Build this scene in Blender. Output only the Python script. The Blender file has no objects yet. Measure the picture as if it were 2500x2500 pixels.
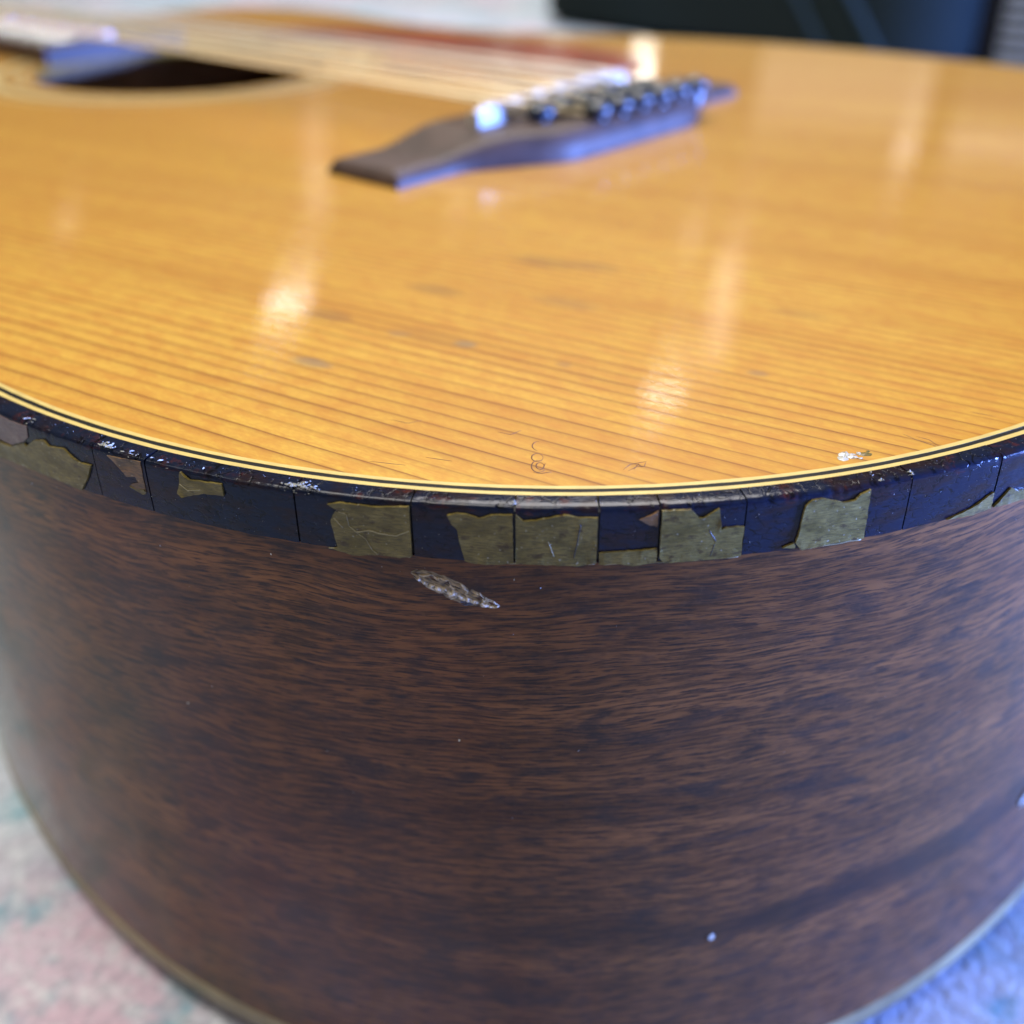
import bpy, bmesh, math, random
from mathutils import Vector, Matrix, noise
random.seed(7)
sc = bpy.context.scene
COL = sc.collection
GZ = 0.1275            # height of the soundboard above the rug (metres)
MM = 0.001

# ------------------------------------------------------------------ camera
cam_d = bpy.data.cameras.new('camera')
cam = bpy.data.objects.new('camera', cam_d); COL.objects.link(cam); sc.camera = cam
cam_d.sensor_width = 36; cam_d.lens = 36 * 2640.8356 / 2500
cam_d.clip_start = 0.01; cam_d.clip_end = 100
_r, _u, _f = (Vector((0.6569887, -0.7538714, -0.0066205)), Vector((0.3940313, 0.3358797, 0.8555257)), Vector((0.6427326, 0.5646794, -0.5177181)))
cam.matrix_world = Matrix(((_r.x, _u.x, -_f.x, -0.2501375), (_r.y, _u.y, -_f.y, -0.0182965), (_r.z, _u.z, -_f.z, 0.0669332 + GZ), (0, 0, 0, 1)))
cam_d.dof.use_dof = True; cam_d.dof.focus_distance = 0.141; cam_d.dof.aperture_fstop = 10.5
cam_d.dof.aperture_blades = 0

# ------------------------------------------------------------------ world and lamps
world = bpy.data.worlds.new('World'); sc.world = world; world.use_nodes = True
bg = world.node_tree.nodes['Background']
bg.inputs[0].default_value = (1.0, 0.9, 0.82, 1); bg.inputs[1].default_value = 0.07
sc.view_settings.view_transform = 'Standard'; sc.view_settings.look = 'None'
sc.view_settings.exposure = 0.0; sc.view_settings.gamma = 1.0

def lamp(name, loc, target, power, color, sx, sy=None, shape=None, spread=None):
    d = bpy.data.lights.new(name, 'AREA'); d.energy = power; d.color = color
    d.shape = shape or ('RECTANGLE' if sy else 'DISK'); d.size = sx
    if sy: d.size_y = sy
    if spread: d.spread = spread
    o = bpy.data.objects.new(name, d); COL.objects.link(o)
    o.location = loc
    o.rotation_euler = (Vector(target) - Vector(loc)).to_track_quat('-Z', 'Y').to_euler()
    return o
def mirror_lamp(name, xy, az, el, dist, power, color, sx, sy=None):
    """a lamp seen mirrored in the lacquer at the point xy (mm)"""
    p = Vector((xy[0] * MM, xy[1] * MM, GZ)); a, e = math.radians(az), math.radians(el)
    power *= math.pi * (sx * sy if sy else math.pi * sx * sx / 4)      # power is given as radiance
    return lamp(name, p + dist * Vector((math.cos(a) * math.cos(e), math.sin(a) * math.cos(e), math.sin(e))), p, power, color, sx, sy)

lamp('overhead_area_lamp', (-0.35, 0.55, 2.3), (-0.05, 0.15, 0.12), 66, (1.0, 0.96, 0.90), 1.1, 1.1)
lamp('overhead_area_lamp', (1.5, 1.2, 2.4), (0.9, 0.9, 0.0), 62, (1.0, 0.95, 0.92), 1.1, 1.1)  # added lamp that brightens the far part of the rug
lamp('blue_stage_lamp', (0.70, -1.00, 0.175), (-0.06, 0.06, 0.10), 165, (0.17, 0.31, 1.0), 0.36, 0.16)
lamp('rim_highlight_lamp', (-1.45, 0.88, 1.9), (-0.17, 0.10, 0.125), 9, (0.92, 0.97, 1.0), 1.9, 0.06)  # added narrow lamp, shaped to draw a thin highlight along the rim corner
mirror_lamp('ceiling_spot_lamp', (-138.5, 132), 53.4, 19.7, 2.6, 11, (1.0, 0.94, 0.82), 0.10, 0.04)
mirror_lamp('ceiling_spot_lamp', (-127.5, 59.9), 32.5, 24.7, 2.6, 14, (1.0, 0.94, 0.82), 0.09, 0.03)
mirror_lamp('wall_strip_lamp', (-90, 72), 29.7, 20.2, 2.6, 2.0, (1.0, 0.80, 0.68), 0.055, 0.26)
mirror_lamp('wall_strip_lamp', (-62, 215), 51.2, 13.2, 2.6, .8, (1.0, 0.78, 0.72), 0.055, 0.25)
mirror_lamp('wall_bulb_lamp', (-58.7, 99.5), 31.6, 16.6, 2.6, 1.6, (1.0, 0.88, 0.78), 0.05)
mirror_lamp('wall_bulb_lamp', (42.8, 98.3), 21.7, 12.0, 2.6, 2.6, (1.0, 0.88, 0.78), 0.055)
mirror_lamp('wall_window_lamp', (60.5, 84.2), 17.6, 11.6, 2.6, 1.3, (1.0, 0.86, 0.74), 0.22, 0.06)
mirror_lamp('wall_bulb_lamp', (-74, 151.7), 44.0, 15.3, 2.6, 1.0, (1.0, 0.85, 0.76), 0.05)
mirror_lamp('wall_bulb_lamp', (-137.7, 208.3), 63.6, 14.8, 2.6, 1.0, (1.0, 0.85, 0.72), 0.05)
mirror_lamp('far_window_lamp', (101, 146), 25.0, 9.5, 3.2, .55, (1.0, 0.84, 0.66), 0.50, 0.20)
mirror_lamp('far_bulb_lamp', (90, 217), 34.75, 8.93, 2.6, 22, (1.0, 0.96, 0.85), 0.05)
mirror_lamp('far_bulb_lamp', (58, 256), 41.6, 8.9, 2.6, 6, (1.0, 0.97, 0.86), 0.05)
mirror_lamp('far_bulb_lamp', (57, 231), 39.1, 9.3, 2.6, 6, (1.0, 0.97, 0.86), 0.06)

# ------------------------------------------------------------------ materials
def new_mat(name):
    m = bpy.data.materials.new(name); m.use_nodes = True
    nt = m.node_tree
    return m, nt, nt.nodes['Principled BSDF']
class NB:
    def __init__(s, nt): s.nt = nt
    def n(s, typ, **kw):
        nd = s.nt.nodes.new(typ)
        for k, v in kw.items():
            if k.startswith('i_'):
                key = k[2:]; key = int(key) if key.isdigit() else key.replace('_', ' ')
                if hasattr(v, 'is_linked'): s.nt.links.new(v, nd.inputs[key])
                else: nd.inputs[key].default_value = v
            else: setattr(nd, k, v)
        return nd
    def math(s, op, a, b=None, c=None, clamp=False):
        nd = s.nt.nodes.new('ShaderNodeMath'); nd.operation = op; nd.use_clamp = clamp
        for i, v in enumerate((a, b, c)):
            if v is None: continue
            if hasattr(v, 'is_linked'): s.nt.links.new(v, nd.inputs[i])
            else: nd.inputs[i].default_value = v
        return nd.outputs[0]
    def mix(s, f, a, b, mode='MIX'):
        nd = s.nt.nodes.new('ShaderNodeMix'); nd.data_type = 'RGBA'; nd.blend_type = mode
        for i, v in ((0, f), (6, a), (7, b)):
            if hasattr(v, 'is_linked'): s.nt.links.new(v, nd.inputs[i])
            else: nd.inputs[i].default_value = v if i == 0 else (*v, 1) if len(v) == 3 else v
        return nd.outputs[2]
    def noise(s, vec, scale, detail=3, rough=.55, dist=0.0):
        nd = s.n('ShaderNodeTexNoise', i_Scale=scale, i_Detail=detail, i_Roughness=rough, i_Distortion=dist)
        s.nt.links.new(vec, nd.inputs['Vector']); return nd.outputs[0]
    def ramp(s, f, stops, interp='LINEAR'):
        nd = s.nt.nodes.new('ShaderNodeValToRGB'); r = nd.color_ramp; r.interpolation = interp
        while len(r.elements) < len(stops): r.elements.new(0.5)
        for e, (p, c) in zip(r.elements, stops):
            e.position = p; e.color = (c, c, c, 1) if not hasattr(c, '__len__') else (*c, 1)
        s.nt.links.new(f, nd.inputs[0]); return nd.outputs[0]
    def mapr(s, vec, scale=(1, 1, 1), rot=(0, 0, 0), loc=(0, 0, 0)):
        nd = s.n('ShaderNodeMapping'); nd.inputs['Scale'].default_value = scale
        nd.inputs['Rotation'].default_value = rot; nd.inputs['Location'].default_value = loc
        s.nt.links.new(vec, nd.inputs['Vector']); return nd.outputs[0]
    def smooth(s, v, a, b):
        nd = s.nt.nodes.new('ShaderNodeMapRange'); nd.interpolation_type = 'SMOOTHSTEP'
        s.nt.links.new(v, nd.inputs[0]); nd.inputs[1].default_value = a; nd.inputs[2].default_value = b
        return nd.outputs[0]
    def link(s, a, b): s.nt.links.new(a, b)
    def bump(s, h, dist, strength=1.0, normal=None):
        nd = s.n('ShaderNodeBump'); nd.inputs['Strength'].default_value = strength; nd.inputs['Distance'].default_value = dist
        s.nt.links.new(h, nd.inputs['Height'])
        if normal is not None: s.nt.links.new(normal, nd.inputs['Normal'])
        return nd.outputs[0]
def simple(name, col, rough=.4, var=.25, scale=300, coat=0, bump=0, metallic=0, spec=.5):
    m, nt, b = new_mat(name); B = NB(nt)
    tc = B.n('ShaderNodeTexCoord').outputs['Object']
    nz = B.noise(tc, scale, 4)
    c2 = tuple(max(0, x * (1 - var)) for x in col); c3 = tuple(min(1, x * (1 + var)) for x in col)
    B.link(B.mix(B.ramp(nz, [(.3, 0), (.7, 1)]), c2, c3), b.inputs['Base Color'])
    b.inputs['Roughness'].default_value = rough; b.inputs['Metallic'].default_value = metallic
    b.inputs['Coat Weight'].default_value = coat; b.inputs['Coat Roughness'].default_value = .08
    b.inputs['Specular IOR Level'].default_value = spec
    if bump: B.link(B.bump(nz, bump), b.inputs['Normal'])
    return m

def spruce_material():
    m, nt, b = new_mat('lacquered_spruce'); B = NB(nt)
    tc = B.n('ShaderNodeTexCoord').outputs['Object']
    mm = B.mapr(tc, (1000, 1000, 1000))
    sx = B.n('ShaderNodeSeparateXYZ'); B.link(mm, sx.inputs[0]); X, Y = sx.outputs[0], sx.outputs[1]
    u = B.math('MULTIPLY_ADD', Y, 0.185, X)
    # coordinate that runs along the grain, for wobble
    along = B.n('ShaderNodeCombineXYZ'); B.link(B.math('MULTIPLY', u, 0.09), along.inputs[0]); B.link(B.math('MULTIPLY', Y, 0.012), along.inputs[1])
    w = B.math('SUBTRACT', B.noise(along.outputs[0], 1.0, 2), .5)
    u2 = B.math('MULTIPLY_ADD', w, 1.7, u)
    fine = B.n('ShaderNodeCombineXYZ'); B.link(B.math('MULTIPLY', u, 0.6), fine.inputs[0]); B.link(B.math('MULTIPLY', Y, 0.10), fine.inputs[1])
    u2 = B.math('MULTIPLY_ADD', B.math('SUBTRACT', B.noise(fine.outputs[0], 1.0, 3), .5), 0.38, u2)
    v = B.math('ADD', u2, 170)
    ph = B.math('ADD', B.math('MULTIPLY', v, 0.268), B.math('MULTIPLY', B.math('MULTIPLY', v, v), 0.00055))
    cell = B.math('FLOOR', ph); fr = B.math('SUBTRACT', ph, cell)
    wn = B.n('ShaderNodeTexWhiteNoise', noise_dimensions='1D'); B.link(cell, wn.inputs['W'])
    strength = B.math('MULTIPLY_ADD', wn.outputs[0], 0.6, 0.45)
    late = B.ramp(fr, [(0.0, .75), (.03, .30), (.10, .06), (.40, 0), (.74, .14), (.90, .38), (.98, 1.0), (1.0, .75)])
    late = B.math('MULTIPLY', late, strength)
    # broad colour clouds in the aged lacquer and fine speckle
    cloud = B.noise(B.mapr(tc, (14, 5, 10), (0, 0, .18)), 1.0, 3)
    speck = B.noise(B.mapr(tc, (1500, 700, 900), (0, 0, .18)), 1.0, 4, .7)
    speck2 = B.noise(B.mapr(tc, (420, 160, 400), (0, 0, .18)), 1.0, 4, .65)
    base = B.mix(B.ramp(cloud, [(.3, 0), (.7, 1)]), (0.575, 0.305, 0.034), (0.67, 0.405, 0.058))
    base = B.mix(B.math('MULTIPLY', B.ramp(speck, [(.40, 1), (.62, 0)]), .30), base, (0.40, 0.165, 0.025))
    base = B.mix(B.math('MULTIPLY', B.ramp(speck2, [(.38, 1), (.58, 0)]), .55), base, (0.50, 0.205, 0.03))
    bandv = B.n('ShaderNodeCombineXYZ'); B.link(B.math('MULTIPLY', u2, .055), bandv.inputs[0]); B.link(B.math('MULTIPLY', Y, .004), bandv.inputs[1])
    base = B.mix(B.math('MULTIPLY', B.ramp(B.noise(bandv.outputs[0], 1.0, 3, .6), [(.47, 0), (.66, 1)]), .45), base, (0.43, 0.170, 0.020))
    finev = B.n('ShaderNodeCombineXYZ'); B.link(B.math('MULTIPLY', u2, 2.4), finev.inputs[0]); B.link(B.math('MULTIPLY', Y, .03), finev.inputs[1])
    base = B.mix(B.math('MULTIPLY', B.ramp(B.noise(finev.outputs[0], 1.0, 3, .6), [(.5, 0), (.72, 1)]), .32), base, (0.40, 0.155, 0.020))
    col = B.mix(B.math('MULTIPLY', late, .95), base, (0.17, 0.052, 0.010))
    # old knocks: grey-brown stains with their own place and size (mm): x, y, radius across, radius along
    for (sx_, sy_, ra, rb, c, k) in ((-153.4, 107.9, 1.6, 6, (.25, .17, .13), .75), (-132.6, 94.8, 1.3, 3.2, (.20, .19, .17), .7), (-117.4, 116.2, 2.2, 9, (.27, .13, .05), .55),
                                   (-92.6, 111.1, 3.0, 11, (.28, .13, .05), .55), (-88.5, 102.4, 2.5, 8, (.28, .13, .06), .5), (-107.6, 94.1, 2.4, 10, (.33, .15, .06), .5),
                                   (-138.5, 121.5, 2.2, 8, (.28, .13, .05), .6), (-136.4, 106.0, 1.4, 3.5, (.33, .19, .12), .55), (-128.8, 77.5, 1.0, 2.2, (.33, .16, .08), .55),
                                   (-112.5, 53.0, 1.1, 2.6, (.30, .16, .10), .65), (-86, 60, 2.0, 8, (.32, .15, .05), .35), (-134, 101, 3.0, 12, (.42, .19, .04), .5)):
        rb *= .62; c = (c[0] * .85, c[1] * .9, c[2] * .75)
        dx = B.math('DIVIDE', B.math('SUBTRACT', u, sx_ + .185 * sy_), ra); dy = B.math('DIVIDE', B.math('SUBTRACT', Y, sy_), rb)
        r2 = B.math('ADD', B.math('MULTIPLY', dx, dx), B.math('MULTIPLY', dy, dy))
        r2 = B.math('MULTIPLY_ADD', B.math('SUBTRACT', speck2, .5), 1.6, r2)
        col = B.mix(B.math('MULTIPLY', B.smooth(r2, 1.7, .0), k * .85), col, c)
    B.link(col, b.inputs['Base Color'])
    b.inputs['Roughness'].default_value = .42; b.inputs['Specular IOR Level'].default_value = .25
    b.inputs['Coat Weight'].default_value = .85; b.inputs['Coat IOR'].default_value = 1.5
    b.inputs['Coat Roughness'].default_value = .022
    # polishing swirls and the sunk grain show in the lacquer
    def scratch(rot, sc_, loc):
        nz = B.noise(B.mapr(tc, sc_, (0, 0, rot), loc), 1.0, 2, .5, .4)
        return B.smooth(B.math('ABSOLUTE', B.math('SUBTRACT', nz, .5)), .035, .0)
    sw = B.math('ADD', scratch(-.55, (1500, 110, 500), (0, 0, 0)), scratch(-.25, (1900, 150, 500), (5, 3, 0)))
    sw2 = B.math('ADD', scratch(.45, (1400, 130, 500), (2, 8, 0)), scratch(.05, (1700, 140, 500), (9, 8, 0)))
    low = B.noise(B.mapr(tc, (45, 16, 20), (0, 0, .18)), 1.0, 2)
    h = B.math('ADD', B.math('ADD', B.math('MULTIPLY', sw, .0000011), B.math('MULTIPLY', sw2, .0000008)), B.math('MULTIPLY', low, .00003))
    h = B.math('SUBTRACT', h, B.math('MULTIPLY', late, .000003))
    nb = B.n('ShaderNodeBump'); nb.inputs['Distance'].default_value = 1.0; nb.inputs['Strength'].default_value = 1.0
    B.link(h, nb.inputs['Height']); B.link(nb.outputs[0], b.inputs['Coat Normal'])
    return m

def side_material():
    m, nt, b = new_mat('dark_mahogany'); B = NB(nt)
    uv = B.n('ShaderNodeUVMap').outputs[0]           # 1 unit = 100 mm: (arc length, height)
    warp = B.noise(B.mapr(uv, (2.2, 4.0, 1)), 1.0, 2)
    cz = B.n('ShaderNodeSeparateXYZ'); B.link(uv, cz.inputs[0])
    vv = B.math('ADD', B.math('ADD', cz.outputs[1], B.math('MULTIPLY', warp, .06)), B.math('MULTIPLY', cz.outputs[0], .035))
    cc = B.n('ShaderNodeCombineXYZ'); B.link(cz.outputs[0], cc.inputs[0]); B.link(vv, cc.inputs[1])
    g = cc.outputs[0]
    band = B.noise(B.mapr(g, (1.3, 11, 1)), 1.0, 3)
    streak = B.noise(B.mapr(g, (13, 135, 1)), 1.0, 4, .55, .05)
    pore = B.noise(B.mapr(g, (22, 300, 1)), 1.0, 3, .6, .1)
    blot = B.noise(B.mapr(g, (9, 24, 1)), 1.0, 3, .6, .5)
    chat = B.noise(B.mapr(g, (90, 150, 1)), 1.0, 3, .6, .8)
    col = B.mix(B.ramp(band, [(.3, 0), (.68, 1)]), (0.084, 0.029, 0.0075), (0.215, 0.082, 0.023))
    col = B.mix(B.math('MULTIPLY', B.ramp(streak, [(.40, 1), (.56, 0)]), .72), col, (0.026, 0.0115, 0.006))
    col = B.mix(B.math('MULTIPLY', B.ramp(pore, [(.40, 1), (.49, 0)]), .85), col, (0.014, 0.008, 0.007))
    col = B.mix(B.math('MULTIPLY', B.ramp(blot, [(.33, 1), (.47, 0)]), .70), col, (0.019, 0.013, 0.012))
    col = B.mix(B.math('MULTIPLY', B.ramp(chat, [(.52, 0), (.75, 1)]), .35), col, (0.14, 0.066, 0.026))
    # one broad dark figure band low on the bass side of the butt
    bz = B.math('ADD', cz.outputs[1], B.math('MULTIPLY', B.math('SUBTRACT', B.noise(B.mapr(uv, (3, 5, 1), loc=(4, 4, 0)), 1.0, 3), .5), .13))
    dk = B.math('MULTIPLY', B.smooth(B.math('ABSOLUTE', B.math('ADD', bz, .795)), .055, .012), B.smooth(cz.outputs[0], 2.0, 1.3))
    col = B.mix(B.math('MULTIPLY', dk, .75), col, (0.020, 0.011, 0.008))
    B.link(col, b.inputs['Base Color'])
    b.inputs['Roughness'].default_value = .5; b.inputs['Specular IOR Level'].default_value = .08
    b.inputs['Coat Weight'].default_value = .82; b.inputs['Coat Roughness'].default_value = .12; b.inputs['Coat IOR'].default_value = 1.23
    low = B.noise(B.mapr(uv, (5, 9, 1)), 1.0, 2)
    h = B.math('ADD', B.math('MULTIPLY', pore, .000010), B.math('MULTIPLY', low, .00008))
    B.link(B.bump(h, 1.0), b.inputs['Coat Normal'])
    return m

def binding_material():
    m, nt, b = new_mat('cracked_tortoise_binding'); B = NB(nt)
    uv = B.n('ShaderNodeUVMap').outputs[0]
    mm = B.mapr(uv, (100, 100, 1))
    zz = B.n('ShaderNodeSeparateXYZ'); B.link(mm, zz.inputs[0])
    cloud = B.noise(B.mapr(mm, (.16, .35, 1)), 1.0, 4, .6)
    col = B.mix(B.ramp(cloud, [(.48, 0), (.60, 1)]), (0.008, 0.0115, 0.025), (0.017, 0.0105, 0.0125))  # blue of the low lamp's light is mixed into the black celluloid colour
    red = B.math('MULTIPLY', B.smooth(zz.outputs[1], -2.8, -.6), B.ramp(B.noise(B.mapr(mm, (.30, .7, 1), loc=(3, 1, 0)), 1.0, 5, .7), [(.56, 0), (.70, 1)]))
    col = B.mix(B.math('MULTIPLY', red, .7), col, (0.085, 0.018, 0.009))
    vor = B.n('ShaderNodeTexVoronoi', feature='DISTANCE_TO_EDGE', i_Scale=1.0)
    wob = B.noise(B.mapr(mm, (1.5, 1.5, 1)), 1.0, 3)
    cw = B.n('ShaderNodeCombineXYZ'); B.link(B.math('MULTIPLY_ADD', wob, .9, B.math('MULTIPLY', zz.outputs[0], .62)), cw.inputs[0]); B.link(B.math('MULTIPLY_ADD', wob, .7, B.math('MULTIPLY', zz.outputs[1], 1.05)), cw.inputs[1])
    B.link(cw.outputs[0], vor.inputs['Vector'])
    where = B.ramp(B.noise(B.mapr(mm, (.13, .22, 1), loc=(7, 2, 0)), 1.0, 2), [(.40, 0), (.52, 1)])
    crack = B.math('MULTIPLY', B.smooth(vor.outputs['Distance'], .085, .01), B.math('MULTIPLY', where, B.ramp(B.noise(B.mapr(mm, (.8, .8, 1)), 1.0, 2), [(.40, 0), (.55, 1)])))
    col = B.mix(B.math('MULTIPLY', crack, .9), col, (0.003, 0.003, 0.004))
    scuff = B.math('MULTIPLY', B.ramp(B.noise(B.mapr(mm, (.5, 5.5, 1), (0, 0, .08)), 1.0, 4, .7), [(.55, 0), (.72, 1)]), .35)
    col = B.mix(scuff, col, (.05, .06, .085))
    dust = B.ramp(B.noise(B.mapr(mm, (2.4, 2.4, 1)), 1.0, 2), [(.73, 0), (.77, 1)])
    col = B.mix(B.math('MULTIPLY', dust, .35), col, (.25, .25, .24))
    B.link(col, b.inputs['Base Color'])
    brush = B.noise(B.mapr(mm, (.7, 7, 1)), 1.0, 4, .6)
    B.link(B.math('MULTIPLY_ADD', brush, .12, .07), b.inputs['Roughness'])
    b.inputs['Specular IOR Level'].default_value = .15
    h = B.math('SUBTRACT', B.math('MULTIPLY', brush, .000020), B.math('MULTIPLY', crack, .000015))
    h = B.math('ADD', h, B.math('MULTIPLY', B.noise(B.mapr(mm, (.25, .5, 1)), 1.0, 3), .00009))
    B.link(B.bump(h, 1.0), b.inputs['Normal'])
    return m

def flake_material(name, c1, c2, c3):
    m, nt, b = new_mat(name); B = NB(nt)
    uv = B.n('ShaderNodeUVMap').outputs[0]; mm = B.mapr(uv, (100, 100, 1))
    a = B.noise(B.mapr(mm, (.25, .5, 1)), 1.0, 4, .6); s = B.noise(B.mapr(mm, (.7, 6, 1)), 1.0, 4, .65)
    col = B.mix(B.ramp(a, [(.38, 0), (.60, 1)]), c1, c2)
    col = B.mix(B.math('MULTIPLY', B.ramp(s, [(.40, 1), (.56, 0)]), .75), col, c3)
    sp = B.ramp(B.noise(B.mapr(mm, (1.9, 1.9, 1), loc=(4, 4, 0)), 1.0, 1), [(.70, 0), (.74, 1)])
    col = B.mix(B.math('MULTIPLY', sp, .5), col, (.40, .38, .28))
    dk = B.ramp(B.noise(B.mapr(mm, (.45, .8, 1), loc=(9, 4, 0)), 1.0, 4, .65), [(.34, 1), (.43, 0)])
    col = B.mix(B.math('MULTIPLY', dk, .75), col, (.040, .021, .009))
    B.link(col, b.inputs['Base Color'])
    b.inputs['Roughness'].default_value = .34; b.inputs['Specular IOR Level'].default_value = .22
    b.inputs['Subsurface Weight'].default_value = 0.0
    h = B.math('ADD', B.math('MULTIPLY', s, .00003), B.math('MULTIPLY', a, .00015))
    B.link(B.bump(h, 1.0), b.inputs['Normal'])
    return m

def rug_material():
    m, nt, b = new_mat('faded_woven_rug'); B = NB(nt)
    tc = B.n('ShaderNodeTexCoord').outputs['Object']
    big = B.noise(B.mapr(tc, (9, 7, 1)), 1.0, 3, .55, .4)
    big2 = B.noise(B.mapr(tc, (11, 13, 1), loc=(3, 8, 0)), 1.0, 3, .55, .3)
    big3 = B.noise(B.mapr(tc, (26, 22, 1), loc=(13, 2, 0)), 1.0, 3, .55, .3)
    yarn = B.noise(B.mapr(tc, (200, 130, 1), (0, 0, .6)), 1.0, 4, .65)
    yarn2 = B.noise(B.mapr(tc, (330, 420, 1)), 1.0, 3, .7)
    mid = B.noise(B.mapr(tc, (48, 44, 1), loc=(2, 9, 0)), 1.0, 4, .6, .3)
    col = B.mix(B.ramp(big, [(.40, 0), (.60, 1)]), (0.40, 0.51, 0.55), (0.52, 0.51, 0.56))
    far = B.noise(B.mapr(tc, (4.2, 4.2, 1), loc=(5, 5, 0)), 1.0, 2, .5, .5)
    col = B.mix(B.math('MULTIPLY', B.ramp(far, [(.50, 0), (.62, 1)]), .65), col, (0.56, 0.33, 0.40))
    col = B.mix(B.math('MULTIPLY', B.ramp(far, [(.36, 1), (.46, 0)]), .45), col, (0.36, 0.46, 0.58))
    col = B.mix(B.math('MULTIPLY', B.ramp(big2, [(.52, 0), (.64, 1)]), .75), col, (0.10, 0.29, 0.36))
    col = B.mix(B.math('MULTIPLY', B.ramp(big3, [(.52, 0), (.68, 1)]), .40), col, (0.42, 0.25, 0.28))
    col = B.mix(B.math('MULTIPLY', B.ramp(big2, [(.30, 1), (.44, 0)]), .6), col, (0.30, 0.38, 0.58))
    col = B.mix(B.math('MULTIPLY', B.ramp(mid, [(.54, 0), (.66, 1)]), .75), col, (0.10, 0.31, 0.37))
    col = B.mix(B.math('MULTIPLY', B.ramp(mid, [(.34, 1), (.45, 0)]), .34), col, (0.46, 0.27, 0.30))
    col = B.mix(B.math('MULTIPLY', B.ramp(yarn, [(.46, 0), (.66, 1)]), .55), col, (0.62, 0.66, 0.66))
    col = B.mix(B.math('MULTIPLY', B.ramp(yarn2, [(.36, 1), (.55, 0)]), .40), col, (0.17, 0.20, 0.22))
    B.link(col, b.inputs['Base Color']); b.inputs['Roughness'].default_value = .95; b.inputs['Specular IOR Level'].default_value = .1
    B.link(B.bump(B.math('ADD', yarn, yarn2), .0005, .8), b.inputs['Normal'])
    return m

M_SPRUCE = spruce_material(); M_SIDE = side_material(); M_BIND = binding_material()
M_OLIVE = flake_material('olive_binding_flake', (0.110, 0.082, 0.018), (0.205, 0.155, 0.044), (0.062, 0.048, 0.016))
M_MAUVE = flake_material('mauve_binding_flake', (0.14, 0.09, 0.085), (0.19, 0.13, 0.115), (0.10, 0.07, 0.07))
M_AMBER = flake_material('amber_binding_flake', (0.13, 0.085, 0.045), (0.24, 0.125, 0.05), (0.06, 0.045, 0.035))
M_RUG = rug_material()
M_CREAM = simple('yellowed_purfling', (0.62, 0.47, 0.15), .35, .10, 400, coat=.6)
M_BLACK = simple('black_purfling', (0.006, 0.006, 0.005), .5, .3, 400, spec=.2)
M_ROSE = simple('dark_rosewood', (0.060, 0.038, 0.030), .52, .35, 120, bump=.0003, spec=.3)
M_BONE = simple('bone_saddle', (0.56, 0.55, 0.50), .30, .08, 200, coat=.4)
M_PIN = simple('black_pin_plastic', (0.020, 0.028, 0.038), .36, .2, 200, coat=.25)  # black plastic with the lamp's blue light put into its base colour
M_GUARD = simple('red_tortoise_pickguard', (0.21, 0.040, 0.014), .30, .45, 55, coat=.12)
M_WOUND = simple('bronze_string', (0.86, 0.72, 0.48), .5, .12, 900, metallic=.45)
M_STEEL = simple('steel_string', (0.86, 0.85, 0.80), .42, .06, 900, metallic=.45)
M_FRET = simple('nickel_fret', (0.78, 0.80, 0.82), .22, .06, 300, metallic=1)
M_INNER = simple('bare_inner_wood', (0.42, 0.29, 0.17), .7, .2, 60)
M_CHIP = simple('white_frayed_chip', (0.42, 0.42, 0.38), .28, .3, 900, coat=.5)
M_RAW, _nt, _b = new_mat('gouged_finish'); _B = NB(_nt)
_B.link(_B.n('ShaderNodeVertexColor', layer_name='wear_and_lip_shade').outputs[0], _b.inputs['Base Color']); _b.inputs['Roughness'].default_value = .42; _b.inputs['Coat Weight'].default_value = .15
_B.link(_B.bump(_B.noise(_B.mapr(_B.n('ShaderNodeTexCoord').outputs['Object'], (2500, 2500, 2500)), 1.0, 3), .00010), _b.inputs['Normal'])
M_PALE = simple('pale_torn_finish', (0.42, 0.40, 0.36), .25, .5, 1500, coat=.6, bump=.0003)
M_INK = simple('blue_black_spot', (0.010, 0.016, 0.05), .3, .4, 700)
M_SCR = simple('brown_scratch', (0.13, 0.046, 0.013), .5, .3, 700)
M_RIDGE = simple('pale_crack_ridge', (0.26, 0.22, 0.11), .35, .3, 700)
M_DCRACK = simple('dark_crack', (0.012, 0.011, 0.010), .5, .3, 700)
M_BBIND = simple('worn_back_binding', (0.25, 0.20, 0.095), .38, .35, 60)
M_DUST = simple('dust', (0.55, 0.55, 0.53), .8, .1, 100)
M_NECK = simple('neck_mahogany', (0.10, 0.045, 0.022), .4, .3, 60)
M_NAVY = simple('navy_fabric', (0.0065, 0.0120, 0.011), .85, .25, 300, spec=.2)
M_SEAM = simple('faded_navy_piping', (0.014, 0.026, 0.026), .8, .2, 300, spec=.2)
M_BOX = simple('black_tolex', (0.004, 0.004, 0.0045), .8, .2, 400, spec=.2)
M_RIB = simple('pale_grey_rib', (0.20, 0.20, 0.18), .6, .25, 200)
M_METAL = simple('dull_corner_metal', (0.12, 0.14, 0.14), .5, .2, 200, metallic=.6)
M_FLOOR = simple('dark_wood_floor', (0.12, 0.08, 0.05), .5, .2, 10)

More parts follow.
